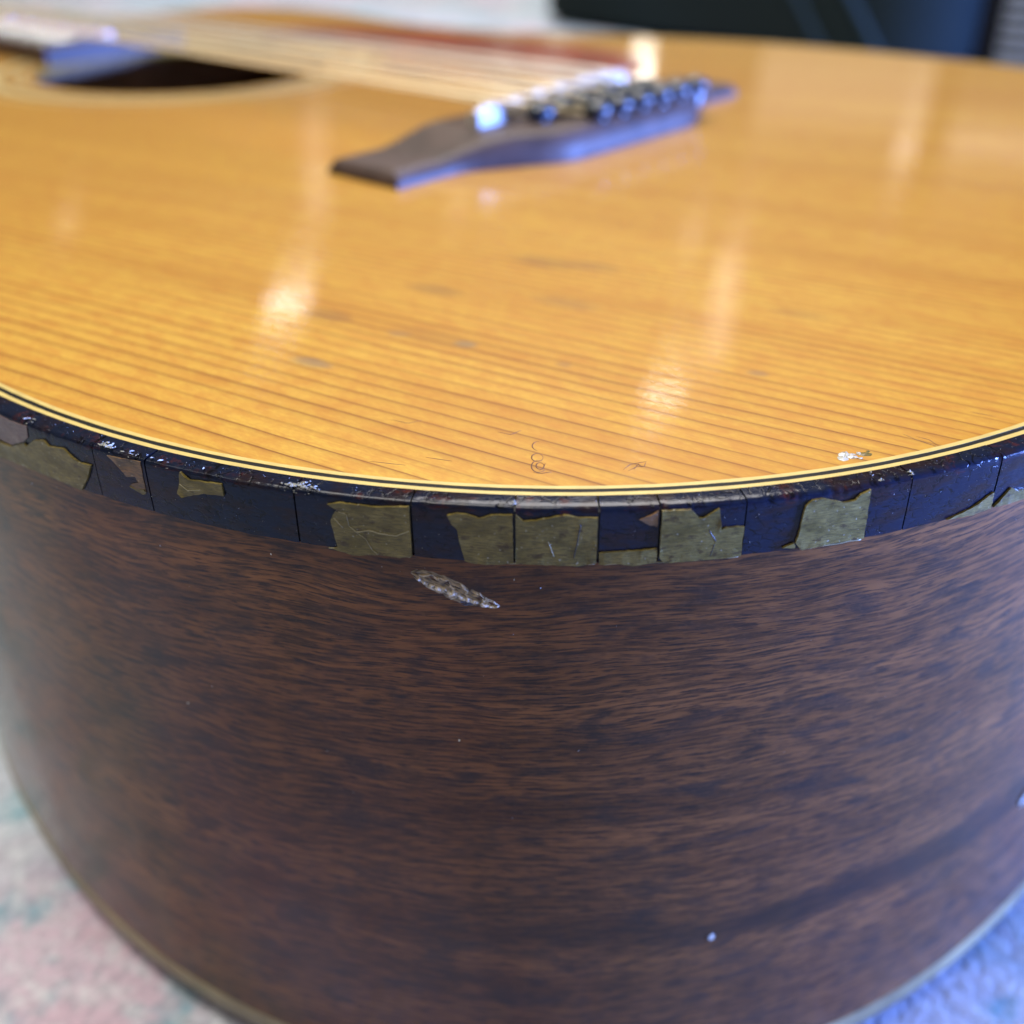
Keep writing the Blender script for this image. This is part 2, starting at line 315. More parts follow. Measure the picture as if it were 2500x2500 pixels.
# ------------------------------------------------------------------ object helpers
def link_mesh(name, me, mat, parent=None, smooth=True, kind=None, label=None):
    if mat: me.materials.append(mat)
    if smooth:
        for p in me.polygons: p.use_smooth = True
    o = bpy.data.objects.new(name, me); COL.objects.link(o)
    if parent is not None:
        o.parent = parent
        if parent.type == 'EMPTY' and parent.get('lift') is not None: o.location.z = parent['lift']
    if kind: o['kind'] = kind
    if label: o['label'] = label
    return o
def from_data(name, vs, fs, mat, parent=None, smooth=True, uvs=None, **kw):
    me = bpy.data.meshes.new(name); me.from_pydata([tuple(c * MM for c in v) for v in vs], [], fs)
    if uvs:
        ul = me.uv_layers.new(name='UVMap')
        for lp in me.loops: ul.data[lp.index].uv = uvs[lp.vertex_index]
    me.update()
    return link_mesh(name, me, mat, parent, smooth, **kw)
def sharpen(o, deg=35):
    me = o.data; bm = bmesh.new(); bm.from_mesh(me)
    bmesh.ops.recalc_face_normals(bm, faces=bm.faces)
    for e in bm.edges:
        if len(e.link_faces) == 2 and e.calc_face_angle(0) > math.radians(deg): e.smooth = False
    bm.to_mesh(me); bm.free(); return o
def thing(name, label, cat, loc=(0, 0, 0), lift=None, group=None):
    o = bpy.data.objects.new(name, None); COL.objects.link(o); o.location = loc; o.empty_display_size = .02
    o['label'] = label; o['category'] = cat
    if lift is not None: o['lift'] = lift
    if group: o['group'] = group
    return o
def tube(pts, r, n=8, closed_ends=True):
    vs, fs = [], []
    pts = [Vector(p) for p in pts]; rr = r if isinstance(r, (list, tuple)) else [r] * len(pts)
    for i, p in enumerate(pts):
        t = (pts[min(i + 1, len(pts) - 1)] - pts[max(i - 1, 0)]).normalized()
        a = t.cross(Vector((0, 0, 1)));
        if a.length < 1e-3: a = t.cross(Vector((1, 0, 0)))
        a.normalize(); c = t.cross(a)
        for k in range(n):
            q = 2 * math.pi * k / n; vs.append(p + rr[i] * (math.cos(q) * a + math.sin(q) * c))
    for i in range(len(pts) - 1):
        for k in range(n): fs.append((i * n + k, i * n + (k + 1) % n, (i + 1) * n + (k + 1) % n, (i + 1) * n + k))
    if closed_ends: fs += [tuple(range(n - 1, -1, -1)), tuple((len(pts) - 1) * n + k for k in range(n))]
    return vs, fs

# ------------------------------------------------------------------ body outline (mm): butt at y = 0, neck towards +y, bass side at -x
BASS = [(193.9, 142.7), (192.6, 165), (187.5, 195), (178.5, 225), (166, 256), (153, 290), (143.5, 325), (139, 362), (140.5, 400), (145, 430), (146.5, 455), (143, 482), (128, 506), (95, 520), (48, 525), (0, 525)]
TREBLE = [(193.9, 142.7), (193.2, 188), (187, 230), (173, 270), (156, 305), (143.5, 340), (139, 370), (140.5, 400), (145, 430), (146.5, 455), (143, 482), (128, 506), (95, 520), (48, 525), (0, 525)]
def half_outline(ctl):
    A, YC, PX, PY = 193.9, 142.7, 2.975, 2.025
    pts = []
    for i in range(601):
        t = (i / 600) * math.pi / 2
        pts.append((A * math.sin(t) ** (2 / PX), YC - YC * math.cos(t) ** (2 / PY)))
    n = len(ctl)
    for i in range(n - 1):
        p0 = ctl[i - 1] if i > 0 else (193.2, 100); p1 = ctl[i]; p2 = ctl[i + 1]; p3 = ctl[i + 2] if i + 2 < n else (-48, 525)
        for k in range(1, 41):
            u = k / 40
            f = lambda a, b, c, d: 0.5 * ((2 * b) + (-a + c) * u + (2 * a - 5 * b + 4 * c - d) * u * u + (-a + 3 * b - 3 * c + d) * u ** 3)
            pts.append((f(p0[0], p1[0], p2[0], p3[0]), f(p0[1], p1[1], p2[1], p3[1])))
    s = [0.]
    for a, b in zip(pts, pts[1:]): s.append(s[-1] + math.hypot(b[0] - a[0], b[1] - a[1]))
    L = s[-1]; M = int(L); out = []; j = 0
    for i in range(M + 1):
        q = L * i / M
        while j < len(s) - 2 and s[j + 1] < q: j += 1
        u = (q - s[j]) / (s[j + 1] - s[j]); a, b = pts[j], pts[j + 1]
        out.append((a[0] + (b[0] - a[0]) * u, a[1] + (b[1] - a[1]) * u))
    return out, L / M
HALF, DS = half_outline(BASS); HALF_T, _ = half_outline(TREBLE); NH = len(HALF) - 1; SL = NH * DS         # SL: half perimeter
LOOP = [(-x, y) for x, y in HALF] + [(x, y) for x, y in HALF_T[-2:0:-1]]   # from the butt round the bass side
NL = len(LOOP); PER = NL * DS
def pos_n(s):
    q = (s / DS) % NL; i = int(q); u = q - i
    a, b, c, d = LOOP[i - 1], LOOP[i], LOOP[(i + 1) % NL], LOOP[(i + 2) % NL]
    p = (b[0] + (c[0] - b[0]) * u, b[1] + (c[1] - b[1]) * u)
    t1 = Vector((c[0] - a[0], c[1] - a[1])).normalized(); t2 = Vector((d[0] - b[0], d[1] - b[1])).normalized()
    t = (t1 * (1 - u) + t2 * u).normalized()
    return p, (-t.y, t.x)
def at(s, o, z):
    p, n = pos_n(s); return (p[0] + n[0] * o, p[1] + n[1] * o, z)
# outward check: on the bass side the normal must point to -x
_t = pos_n(150); SGN = 1 if _t[1][0] < 0 else -1
def at(s, o, z, SGN=SGN):
    p, n = pos_n(s); return (p[0] + SGN * n[0] * o, p[1] + SGN * n[1] * o, z)

def sweep(name, sec, s0, s1, step, mat, parent, closed=False, caps=True, jit=None, shp=40, **kw):
    """sweep the closed section [(offset, z)] along the outline"""
    n = max(2, int(round((s1 - s0) / step))); vs, fs, uv = [], [], []
    cnt = n if closed else n + 1; k = len(sec)
    for i in range(cnt):
        s = s0 + (s1 - s0) * i / n
        for j, (o, z) in enumerate(sec):
            if jit: o, z = jit(s, j, o, z)
            vs.append(at(s, o, z)); uv.append((s / 100, (z if z < -.4 else z + o * .5) / 100))
    for i in range(n):
        for j in range(k):
            a = i * k + j; b = i * k + (j + 1) % k; i2 = (i + 1) % cnt
            fs.append((a, b, i2 * k + (j + 1) % k, i2 * k + j))
    if caps and not closed: fs += [tuple(range(k)), tuple(n * k + j for j in range(k - 1, -1, -1))]
    return sharpen(from_data(name, vs, fs, mat, parent, uvs=uv, **kw), shp)

# ------------------------------------------------------------------ the surface
rug = None
def make_rug():
    vs, fs = [], []
    nx = 60
    for i in range(nx + 1):
        for j in range(nx + 1):
            x = -2200 + 7200 * i / nx; y = -3000 + 8000 * j / nx
            vs.append((x, y, 0))
    for i in range(nx):
        for j in range(nx):
            a = i * (nx + 1) + j; fs.append((a, a + nx + 1, a + nx + 2, a + 1))
    k = len(vs)
    b = [(-2200, -3000), (5000, -3000), (5000, 5000), (-2200, 5000)]
    top = [0, nx * (nx + 1), nx * (nx + 1) + nx, nx]
    vs += [(x, y, -8) for x, y in b]
    edge = ([j for j in range(nx, -1, -1)], )
    fs.append((k + 3, k + 2, k + 1, k))
    for q in range(4):
        fs.append((top[q], k + q, k + (q + 1) % 4, top[(q + 1) % 4]))
    o = from_data('rug', vs, fs, M_RUG, None, smooth=False)
    o['label'] = 'faded pale woven rug with pink and teal blotches under the guitar'; o['category'] = 'rug'
    return o
rug = make_rug()
fl = from_data('floor', [(-9000, -9000, -8.5), (12000, -9000, -8.5), (12000, 12000, -8.5), (-9000, 12000, -8.5)], [(0, 1, 2, 3)], M_FLOOR, None, smooth=False, kind='structure')

# ------------------------------------------------------------------ the guitar
G = thing('acoustic_guitar', 'worn amber topped twelve string guitar with peeling binding lying on the rug', 'guitar', (0, 0, 0), GZ)
ZB = -122.5            # bottom of the sides
HC = (-3.0, 362.0); HR = 54.0

def make_soundboard():
    # radial strips from the soundhole edge to the inner purfling line
    vs, fs = [], []; N = NL // 2; fr = [0, .04, .12, .25, .45, .7, 1.0]
    K = len(fr)
    for i in range(N):
        e = at(i * 2 * DS, -5.1, 0); a = math.atan2(e[1] - HC[1], e[0] - HC[0])
        h = (HC[0] + HR * math.cos(a), HC[1] + HR * math.sin(a))
        for f in fr: vs.append((h[0] + (e[0] - h[0]) * f, h[1] + (e[1] - h[1]) * f, 0))
    nt = len(vs)
    for v in vs[:nt]: vs.append((v[0], v[1], -3.0))
    for i in range(N):
        j = (i + 1) % N
        for k in range(K - 1):
            fs.append((i * K + k, j * K + k, j * K + k + 1, i * K + k + 1))
            fs.append((nt + i * K + k, nt + i * K + k + 1, nt + j * K + k + 1, nt + j * K + k))
        fs.append((i * K, nt + i * K, nt + j * K, j * K))
        fs.append((i * K + K - 1, j * K + K - 1, nt + j * K + K - 1, nt + i * K + K - 1))
    return sharpen(from_data('soundboard', vs, fs, M_SPRUCE, G))
board = make_soundboard()

# purfling: cream, black, cream lines between the top and the binding
for o0, o1, m in ((-5.1, -4.35, M_CREAM), (-4.35, -3.5, M_BLACK), (-3.5, -2.7, M_CREAM)):
    zt = .10 if m is M_CREAM else .06
    wv = lambda s, j, o, z: (o + .07 * noise.noise((s * .35, o * 3, 1.7)), z)
    sweep('purfling', [(o0, -1.5), (o0, zt), (o1, zt), (o1, -1.5)], 0, PER, 1.5, m, board, closed=True, jit=wv)

def ring(name, r0, r1, z0, z1, mat, parent, c=HC, n=120):
    vs, fs = [], []
    for i in range(n):
        a = 2 * math.pi * i / n
        for r, z in ((r0, z0), (r0, z1), (r1, z1), (r1, z0)): vs.append((c[0] + r * math.cos(a), c[1] + r * math.sin(a), z))
    for i in range(n):
        j = (i + 1) % n
        for k in range(4): fs.append((i * 4 + k, j * 4 + k, j * 4 + (k + 1) % 4, i * 4 + (k + 1) % 4))
    return sharpen(from_data(name, vs, fs, mat, parent))
M_ROSET = simple('pale_rosette_line', (0.66, 0.50, 0.22), .3, .1, 300, coat=.6)
for r0, r1, m in ((57, 58.2, M_ROSET), (58.2, 59.2, M_BLACK), (59.2, 60.4, M_ROSET), (63.5, 64.4, M_BLACK), (64.4, 69.5, M_ROSET), (69.5, 70.4, M_BLACK), (74, 75.2, M_ROSET)):
    ring('rosette_ring', r0, r1, -.5, .06, m, board)

# sides (one bent plate), its damage below
rim = sweep('rim', [(0, -7.9), (0, -20), (0, -40), (0, -60), (0, -80), (0, -100), (0, -117.4), (-2.6, -117.4), (-2.6, -7.9)], 0, PER, 1.5, M_SIDE, G, closed=True)
sweep('back_binding', [(.1, -117.4), (.25, -118.0), (.3, -121.5), (-.5, ZB), (-4, ZB), (-4, -117.4)], 0, PER, 2, M_BBIND, G, closed=True)
def make_back():
    vs, fs = [], []; N = NL // 4; fr = [0, .35, .7, .9, 1.0]; K = len(fr)
    for i in range(N):
        e = at(i * 4 * DS, -4.0, 0); c = (0, 250)
        for f in fr: vs.append((c[0] + (e[0] - c[0]) * f, c[1] + (e[1] - c[1]) * f, ZB - 4.5 * (1 - f * f)))
    nt = len(vs)
    vs += [(v[0], v[1], v[2] + 3) for v in vs]
    for i in range(N):
        j = (i + 1) % N
        for k in range(K - 1):
            fs.append((i * K + k, i * K + k + 1, j * K + k + 1, j * K + k)); fs.append((nt + i * K + k, nt + j * K + k, nt + j * K + k + 1, nt + i * K + k + 1))
        fs.append((i * K + K - 1, j * K + K - 1, nt + j * K + K - 1, nt + i * K + K - 1)[::-1])
    return from_data('back', vs, fs, M_SIDE, G)
make_back()
def box(name, x0, x1, y0, y1, z0, z1, mat, parent, bev=0.0, **kw):
    bm = bmesh.new(); bmesh.ops.create_cube(bm, size=1)
    for v in bm.verts: v.co = Vector(((x0 + x1) / 2 + v.co.x * (x1 - x0), (y0 + y1) / 2 + v.co.y * (y1 - y0), (z0 + z1) / 2 + v.co.z * (z1 - z0))) * MM
    if bev: bmesh.ops.bevel(bm, geom=list(bm.edges), offset=bev * MM, segments=4, profile=.5, affect='EDGES')
    me = bpy.data.meshes.new(name); bm.to_mesh(me); bm.free()
    return sharpen(link_mesh(name, me, mat, parent, bool(bev), **kw), 50)
box('transverse_brace', -136, 136, 424, 438, -21, -3.1, M_INNER, G, 1)
box('neck_block', -38, 38, 480, 520, -117, -3.1, M_INNER, G, 1)

# binding: cracked into pieces along the visible rim
CRACKS = [0, 62, 98, 116.6, 131.2, 153.8, 164.5, 171.9, 182.1, 194.8, 210.0, 232.3, 241.6, 290, 380, SL, SL + 380, PER]
SEC = [(.22, -7.9), (.26, -4.5), (.25, -1.2), (.22, -.6), (.11, -.25), (-.08, -.06), (-.4, .03), (-1.3, .09), (-2.7, .11), (-2.7, -7.9)]
random.seed(3)
pieces = []
for i, (a, b) in enumerate(zip(CRACKS, CRACKS[1:])):
    off = random.uniform(-.04, .07); dz = random.uniform(-.05, .05); gap = .11 if 90 < a < 260 else .05
    def jt(s, j, o, z, off=off, dz=dz):
        k = noise.noise((s * .45, j * .2, 3.1)); k2 = noise.noise((s * 2.1, j * .6, 9.1))
        if j in (0, 9): return o + off * (j == 0), z + (.12 * k if j == 0 else 0)
        chip = max(0, noise.noise((s * .9, 5.5, 0)) - .42) * .8 if j in (3, 4, 5) else 0
        return o + off + .02 * k + .010 * k2 - chip * .5, z + (dz + .02 * k + .008 * k2 - chip * .45 if j < 8 else 0)
    vis = 60 <= a < 290
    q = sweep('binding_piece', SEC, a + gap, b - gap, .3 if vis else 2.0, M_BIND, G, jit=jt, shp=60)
    pieces.append((a, b, q, off))
# dark channel seen through the open cracks
sweep('binding_channel', [(-.35, -7.8), (-.35, -.9), (-1.6, -.9), (-1.6, -7.8)], 0, PER, 2.5, M_DCRACK, G, closed=True)
def piece_at(s):
    for a, b, q, off in pieces:
        if a <= s < b: return q, off
    return pieces[0][2], 0

def flake(poly, mat, thick=.20, base=.24, name='binding_flake', parent=None, seed=0, curl=.22):
    """thin plate with the given outline in (arc, z) lying on the rim"""
    # roughen the outline
    pts = []
    for i in range(len(poly)):
        a, b = poly[i], poly[(i + 1) % len(poly)]; L = math.hypot(b[0] - a[0], b[1] - a[1]); n = max(1, int(L / .45))
        for k in range(n):
            u = k / n; x = a[0] + (b[0] - a[0]) * u; z = a[1] + (b[1] - a[1]) * u
            if k: x += .09 * noise.noise((x * 1.9, z * 1.9, seed)); z += .09 * noise.noise((x * 1.9, z * 1.9, seed + 7))
            pts.append((x, z))
    bm = bmesh.new(); f = bm.faces.new([bm.verts.new((x, z, 0)) for x, z in pts])
    smin = min(p[0] for p in pts); smax = max(p[0] for p in pts)
    s = smin + 1.1
    while s < smax:
        bmesh.ops.bisect_plane(bm, geom=list(bm.verts) + list(bm.edges) + list(bm.faces), plane_co=(s, 0, 0), plane_no=(1, 0, 0)); s += 1.1
    for zc in (-2, -4, -6):
        bmesh.ops.bisect_plane(bm, geom=list(bm.verts) + list(bm.edges) + list(bm.faces), plane_co=(0, zc, 0), plane_no=(0, 1, 0))
    bmesh.ops.triangulate(bm, faces=list(bm.faces))
    bound = [e for e in bm.edges if e.is_boundary]
    ret = bmesh.ops.extrude_edge_only(bm, edges=bound)
    low = set(v for v in ret['geom'] if isinstance(v, bmesh.types.BMVert))
    bv = set(v for e in bound for v in e.verts)
    uvl = bm.loops.layers.uv.new('UVMap')
    for fc in bm.faces:
        for lp in fc.loops: lp[uvl].uv = (lp.vert.co.x / 100, lp.vert.co.y / 100)
    for v in bm.verts:
        x, z = v.co.x, v.co.y
        zc = min(z, -.05)
        if v in low: o = base - .12
        else:
            o = base + thick + .05 * noise.noise((x * .5, z * .5, seed + 3)) + (curl * max(0, noise.noise((x * .8, z * .8, seed + 11))) if v in bv else 0)
        if z > -1.0: o -= .22 * (z + 1.0) ** 2      # follow the rounded corner
        v.co = Vector(at(x, o, z)) * MM
    me = bpy.data.meshes.new(name); bmesh.ops.recalc_face_normals(bm, faces=list(bm.faces)); bm.to_mesh(me); bm.free()
    return sharpen(link_mesh(name, me, mat, parent), 40)
FL = {
 'F1': [(263.61, -5.38), (260.12, -5.19), (256.45, -3.54), (256.0, -3.98), (253.77, -2.36), (251.38, -1.7), (250.5, -2.43), (247.34, -1.86), (245.87, -2.85), (244.61, -3.35), (242.31, -3.16), (243.44, -5.27), (245.48, -7.96), (251.83, -7.6), (260.37, -7.9), (266.87, -8.13), (272, -7.9), (276, -6.2), (270, -5.0)],
 'F1b': [(266, -0.9), (261.47, -0.58), (258.72, -0.79), (254.89, -0.58), (255.16, -2.33), (256.6, -3.38), (260.05, -5.0), (263.46, -5.04), (269, -4.6)],
 'F2': [(238.84, -0.8), (236.54, -0.6), (232.9, -0.4), (232.95, -5.07), (233.55, -5.41), (235.6, -4.9), (235.29, -4.27), (233.94, -3.81), (234.35, -2.95), (236.0, -3.35), (236.94, -2.09)],
 'F3': [(226.39, -0.4), (225.09, -1.28), (220.14, -0.9), (220.05, -2.64), (223.04, -2.85), (226.65, -4.21), (227.42, -3.78), (226.84, -2.32)],
 'F4': [(205.51, -1.38), (203.94, -0.91), (199.32, -0.98), (195.0, -0.5), (194.95, -3.73), (194.98, -7.76), (196.59, -8.13), (198.44, -7.94), (202.73, -8.5), (205.33, -7.94), (204.69, -7.57), (204.92, -6.26), (205.27, -3.67), (204.82, -2.7), (204.27, -1.98)],
 'F5': [(190.27, -1.29), (189.05, -0.95), (187.96, -1.01), (186.45, -1.55), (184.91, -0.97), (182.32, -0.87), (182.25, -7.89), (184.14, -8.14), (187.04, -8.09), (188.27, -7.77), (188.66, -6.08), (189.13, -3.25), (189.77, -2.53)],
 'F6': [(181.95, -0.85), (181.02, -1.71), (179.51, -1.54), (176.08, -0.74), (174.35, -1.12), (172.09, -1.14), (172.06, -7.69), (174.17, -8.11), (177.27, -7.99), (181.97, -7.89)],
 'F7': [(171.78, -6.21), (164.66, -5.86), (164.65, -7.0), (164.65, -7.87), (167.58, -8.24), (169.05, -7.84), (171.72, -7.94)],
 'F7b': [(167.06, -1.63), (165.68, -1.03), (164.8, -0.48), (164.77, -2.74), (165.73, -2.52)],
 'F8': [(164.36, -0.5), (160.87, -0.46), (159.74, -1.73), (159.15, -1.77), (157.31, -0.6), (156.84, -3.65), (156.21, -3.37), (153.95, -3.45), (153.95, -7.81), (157.27, -7.9), (163.64, -8.02), (164.3, -7.18)],
 'F9': [(146.78, -6.91), (146.44, -4.88), (146.36, -3.19), (146.13, -1.53), (145.3, -0.82), (144.06, -0.76), (141.02, -1.8), (139.4, -1.73), (138.71, -1.0), (137.38, -0.56), (137.15, -7.76), (141.67, -7.72), (145.83, -8.03)],
 'F10': [(148.45, -7.37), (146.95, -6.88), (146.71, -7.44), (146.84, -7.67)],
 'F11': [(124.33, -7.76), (120.2, -6.97), (116.85, -5.39), (116.77, -7.94), (119.87, -8.14)],
 'F12': [(116.3, -7.87), (113.75, -5.47), (112.38, -6.3), (109.5, -6.72), (105, -7.1), (105, -8.06), (112.7, -8.04)],
}
for i, (k, poly) in enumerate(FL.items()):
    cs = sum(p[0] for p in poly) / len(poly); q, off = piece_at(cs)
    mat = M_MAUVE if k == 'F1b' else M_AMBER if k in ('F2', 'F7b') else M_OLIVE
    flake(poly, mat, parent=q, seed=i * 3.7, thick=.12 if k in ('F2', 'F7b', 'F1b') else .30, base=.24 + off)
# bright remnant on the amber patch
flake([(235.6, -4.6), (234.6, -4.9), (233.1, -4.6), (232.98, -5.2), (233.55, -5.5), (234.8, -5.1)], M_OLIVE, parent=piece_at(234)[0], seed=91, thick=.2)

# crack ridges in the olive flakes
def surf_line(name, pts, r, mat, parent, off=.30, nsub=4):
    P = []
    for (a, b) in zip(pts, pts[1:]):
        for k in range(nsub):
            u = k / nsub; s = a[0] + (b[0] - a[0]) * u; z = a[1] + (b[1] - a[1]) * u
            P.append(at(s + .05 * noise.noise((s * 3, z * 3, 1)), off, z + .05 * noise.noise((s * 3, z * 3, 8))))
    P.append(at(pts[-1][0], off, pts[-1][1]))
    vs, fs = tube(P, [r * (.7 + .5 * abs(noise.noise((i * .37, 2, 2)))) for i in range(len(P))], 6)
    return from_data(name, vs, fs, mat, parent)
for pts, m in (([(204.06, -2.21), (203.03, -2.46), (202.82, -4.12), (201.95, -4.93), (200.28, -4.45), (198.68, -4.79), (196.85, -4.84), (195.1, -3.99)], M_RIDGE),
               ([(201.95, -4.93), (200.84, -5.71), (200.03, -7.33), (199.37, -7.92)], M_RIDGE), ([(204.75, -3.21), (203.68, -4.5)], M_RIDGE),
               ([(177.97, -4.59), (177.29, -6.67)], M_RIDGE), ([(174.11, -2.01), (174.48, -4.57), (174.86, -6.92)], M_DCRACK),
               ([(226.7, -2.2), (225.6, -2.9), (223.4, -2.4)], M_RIDGE), ([(158.4, -3.5), (157.4, -5.2), (157.9, -7.4)], M_DCRACK)):
    surf_line('crack_ridge', pts, .085, m, piece_at(pts[0][0])[0], .585)
for pts in ([(239.9, -1.2), (238.7, -3.6), (237.2, -5.5)], [(238.5, -1.5), (236.3, -3.7), (235.9, -6)], [(219.9, -2.0), (218.6, -4.3), (218.9, -6.5)], [(213.5, -3.2), (211.8, -4.7), (212.8, -6.7)], [(228.0, -4.0), (226.2, -6.6)]):
    surf_line('crack_ridge', pts, .05, M_DCRACK, piece_at(pts[0][0])[0], .24)

# thin frayed lower lip of the binding
def lip(s0, s1):
    P = []; n = int((s1 - s0) / .5); R = []
    for i in range(n + 1):
        s = s0 + (s1 - s0) * i / n
        P.append(at(s, .30 + .08 * noise.noise((s * .7, 1, 1)), -8.0 + .14 * noise.noise((s * .5, 4, 1)))); R.append(.10 + .07 * noise.noise((s * .8, 7, 7)))
    vs, fs = tube(P, R, 6); return from_data('frayed_lip', vs, fs, M_RIDGE, piece_at((s0 + s1) / 2)[0])
for a, b in ((172.2, 188), (154.2, 171.4), (195.3, 206), (137.4, 146)): lip(a, b)

# white frayed chips on the corner
def chip_cluster(s0, z0, w, n, seed, parent):
    rnd = random.Random(seed); vs, fs = [], []
    for k in range(n):
        s = s0 + rnd.gauss(0, w); o = .12 - abs(rnd.gauss(0, .55)); z = .22 + .35 * o * (o < 0) * -0.3 + z0
        if o > .05: z = -.35 + rnd.uniform(-.4, .1)
        a = rnd.uniform(0, 6.28); L = rnd.uniform(.15, .6); t = rnd.uniform(.03, .09)
        c = Vector(at(s, o, z)); tx = (Vector(at(s + .1, o, z)) - c).normalized(); up = Vector((0, 0, 1)); nn = Vector(at(s, o + 1, z)) - c
        d1 = (tx * math.cos(a) + (nn * .8 + up * .25) * math.sin(a)).normalized(); d2 = (tx * -math.sin(a) + nn * math.cos(a)).normalized()
        b = len(vs)
        vs += [c - d1 * L, c + d2 * t * 2, c + d1 * L * .8, c - d2 * t * 1.5, c + up * t * 2.2]
        fs += [(b, b + 1, b + 4), (b + 1, b + 2, b + 4), (b + 2, b + 3, b + 4), (b + 3, b, b + 4), (b + 3, b + 2, b + 1, b)]
    return from_data('frayed_chip', vs, fs, M_CHIP, parent, smooth=False)
chip_cluster(239.2, .05, .8, 34, 1, piece_at(239)[0]); chip_cluster(209.2, .05, 1.1, 60, 2, piece_at(208)[0])
chip_cluster(255.0, 0, .6, 7, 3, piece_at(255)[0]); chip_cluster(236, 0, 2.0, 12, 4, piece_at(236)[0]); chip_cluster(228, .0, 4, 6, 5, piece_at(228)[0])
chip_cluster(182.2, .0, .25, 6, 6, piece_at(181)[0]); chip_cluster(131.2, .0, .3, 8, 7, piece_at(131)[0]); chip_cluster(136, 0, .5, 6, 8, piece_at(136)[0])

# gouge in the side below the binding
def gouge():
    A, Bq = Vector((195.6, -10.75)), Vector((184.0, -14.85)); ax = Bq - A; L = ax.length; ax.normalize(); pr = Vector((ax.y, -ax.x))   # pr points down the side
    if pr.y > 0: pr = -pr
    NT, NW = 110, 34; vs, fs, uv, co = [], [], [], []
    for i in range(NT + 1):
        t = i / NT
        up = 2.05 * (math.sin(math.pi * t ** .75) ** .6) * (1 - .45 * t); dn = 1.95 * (math.sin(math.pi * t) ** .7) * (.75 + .25 * t)
        up *= 1 + .14 * noise.noise((t * 9, 1, 1)) + .05 * noise.noise((t * 31, 1, 1)); dn *= 1 + .16 * noise.noise((t * 7, 5, 1)) + .07 * noise.noise((t * 37, 5, 1))
        for j in range(NW + 1):
            w = j / NW; d = -up + (up + dn) * w; p = A + ax * (t * L) + pr * d
            e = min(w, 1 - w, t * 4, (1 - t) * 4); edge = min(1, e * 7)
            n1 = noise.noise((t * 16, w * 4, 3)); n2 = noise.noise((t * 60, w * 14, 9))
            arc = math.sin(26 * math.hypot((t - .30) * 1.5, (w - .75) * .55) + 2.2 * n1)
            ridge = math.exp(-((w - .70 - .08 * math.sin(t * 8)) / .10) ** 2) * (t > .1)
            n3 = noise.noise((t * 9, w * 40 + 6 * t, 17)); o = edge * (.05 + .13 * max(0, arc) ** 3 + .10 * n1 + .05 * n2 + .08 * n3 + .32 * ridge * (.8 + .4 * n2 + .4 * n1)) - .02
            vs.append(at(p.x, o, p.y)); uv.append((p.x / 100, p.y / 100))
            pale = max(0, min(1, ridge * .9 * (.75 + n2 * .9 + n1) + .50 * max(0, arc) ** 12 * (n2 > -.1) + (t > .82) * (.45 + n2)))
            ink = max(0, min(1, 3.5 * (1 - math.hypot((t - .66) / .085, (w - .83) / .16)) + n2))
            br = max(.12, .55 + 1.1 * n1 + 1.3 * n3 + .6 * max(0, arc) ** 4) * (.25 + .75 * min(1, e * 9))  # outer edge darkened in the colour as shade of the recessed lip
            c = [a_ * br * (1 - pale) + b_ * pale for a_, b_ in zip((.25, .165, .068), (.60, .52, .40))]
            co.append([a_ * (1 - ink) + b_ * ink for a_, b_ in zip(c, (.008, .014, .05))] + [1])
    S = NW + 1
    for i in range(NT):
        for j in range(NW): a = i * S + j; fs.append((a, a + 1, a + S + 1, a + S))
    o = from_data('gouge', vs, fs, M_RAW, rim, uvs=uv)
    ca = o.data.color_attributes.new('wear_and_lip_shade', 'FLOAT_COLOR', 'POINT')
    for k, c in enumerate(co): ca.data[k].color = c
    bm = bmesh.new(); bm.from_mesh(o.data); bmesh.ops.recalc_face_normals(bm, faces=list(bm.faces))
    bm.faces.ensure_lookup_table(); f = bm.faces[len(bm.faces) // 2]; c = f.calc_center_median()
    if f.normal.dot(Vector((-.75, -.65, 0))) < 0: bmesh.ops.reverse_faces(bm, faces=list(bm.faces))
    bm.to_mesh(o.data); bm.free()
gouge()
flake([(151.2, -81.7), (150.7, -81.3), (150.2, -81.8), (150.3, -82.6), (150.8, -82.9), (151.2, -82.4)], M_CHIP, thick=.15, base=.02, name='dent', parent=rim, seed=41)

# end pin on the side near the butt
def lathe(name, prof, origin, axis, mat, parent, n=24):
    axis = Vector(axis).normalized(); a = axis.cross(Vector((0, 0, 1))).normalized(); c = axis.cross(a); vs, fs = [], []
    for r, h in prof:
        for k in range(n):
            q = 2 * math.pi * k / n; vs.append(Vector(origin) + axis * h + r * (math.cos(q) * a + math.sin(q) * c))
    for i in range(len(prof) - 1):
        for k in range(n): fs.append((i * n + k, i * n + (k + 1) % n, (i + 1) * n + (k + 1) % n, (i + 1) * n + k))
    fs += [tuple(range(n)), tuple((len(prof) - 1) * n + k for k in range(n - 1, -1, -1))]
    return sharpen(from_data(name, vs, fs, mat, parent), 45)
flake([(83.4, -81.0), (82.6, -80.4), (81.4, -79.6), (79.6, -79.0), (79.5, -79.9), (81.2, -80.8), (82.3, -82.3), (82.9, -83.0)], M_CHIP, thick=.3, base=.02, name='dent', parent=rim, seed=44)

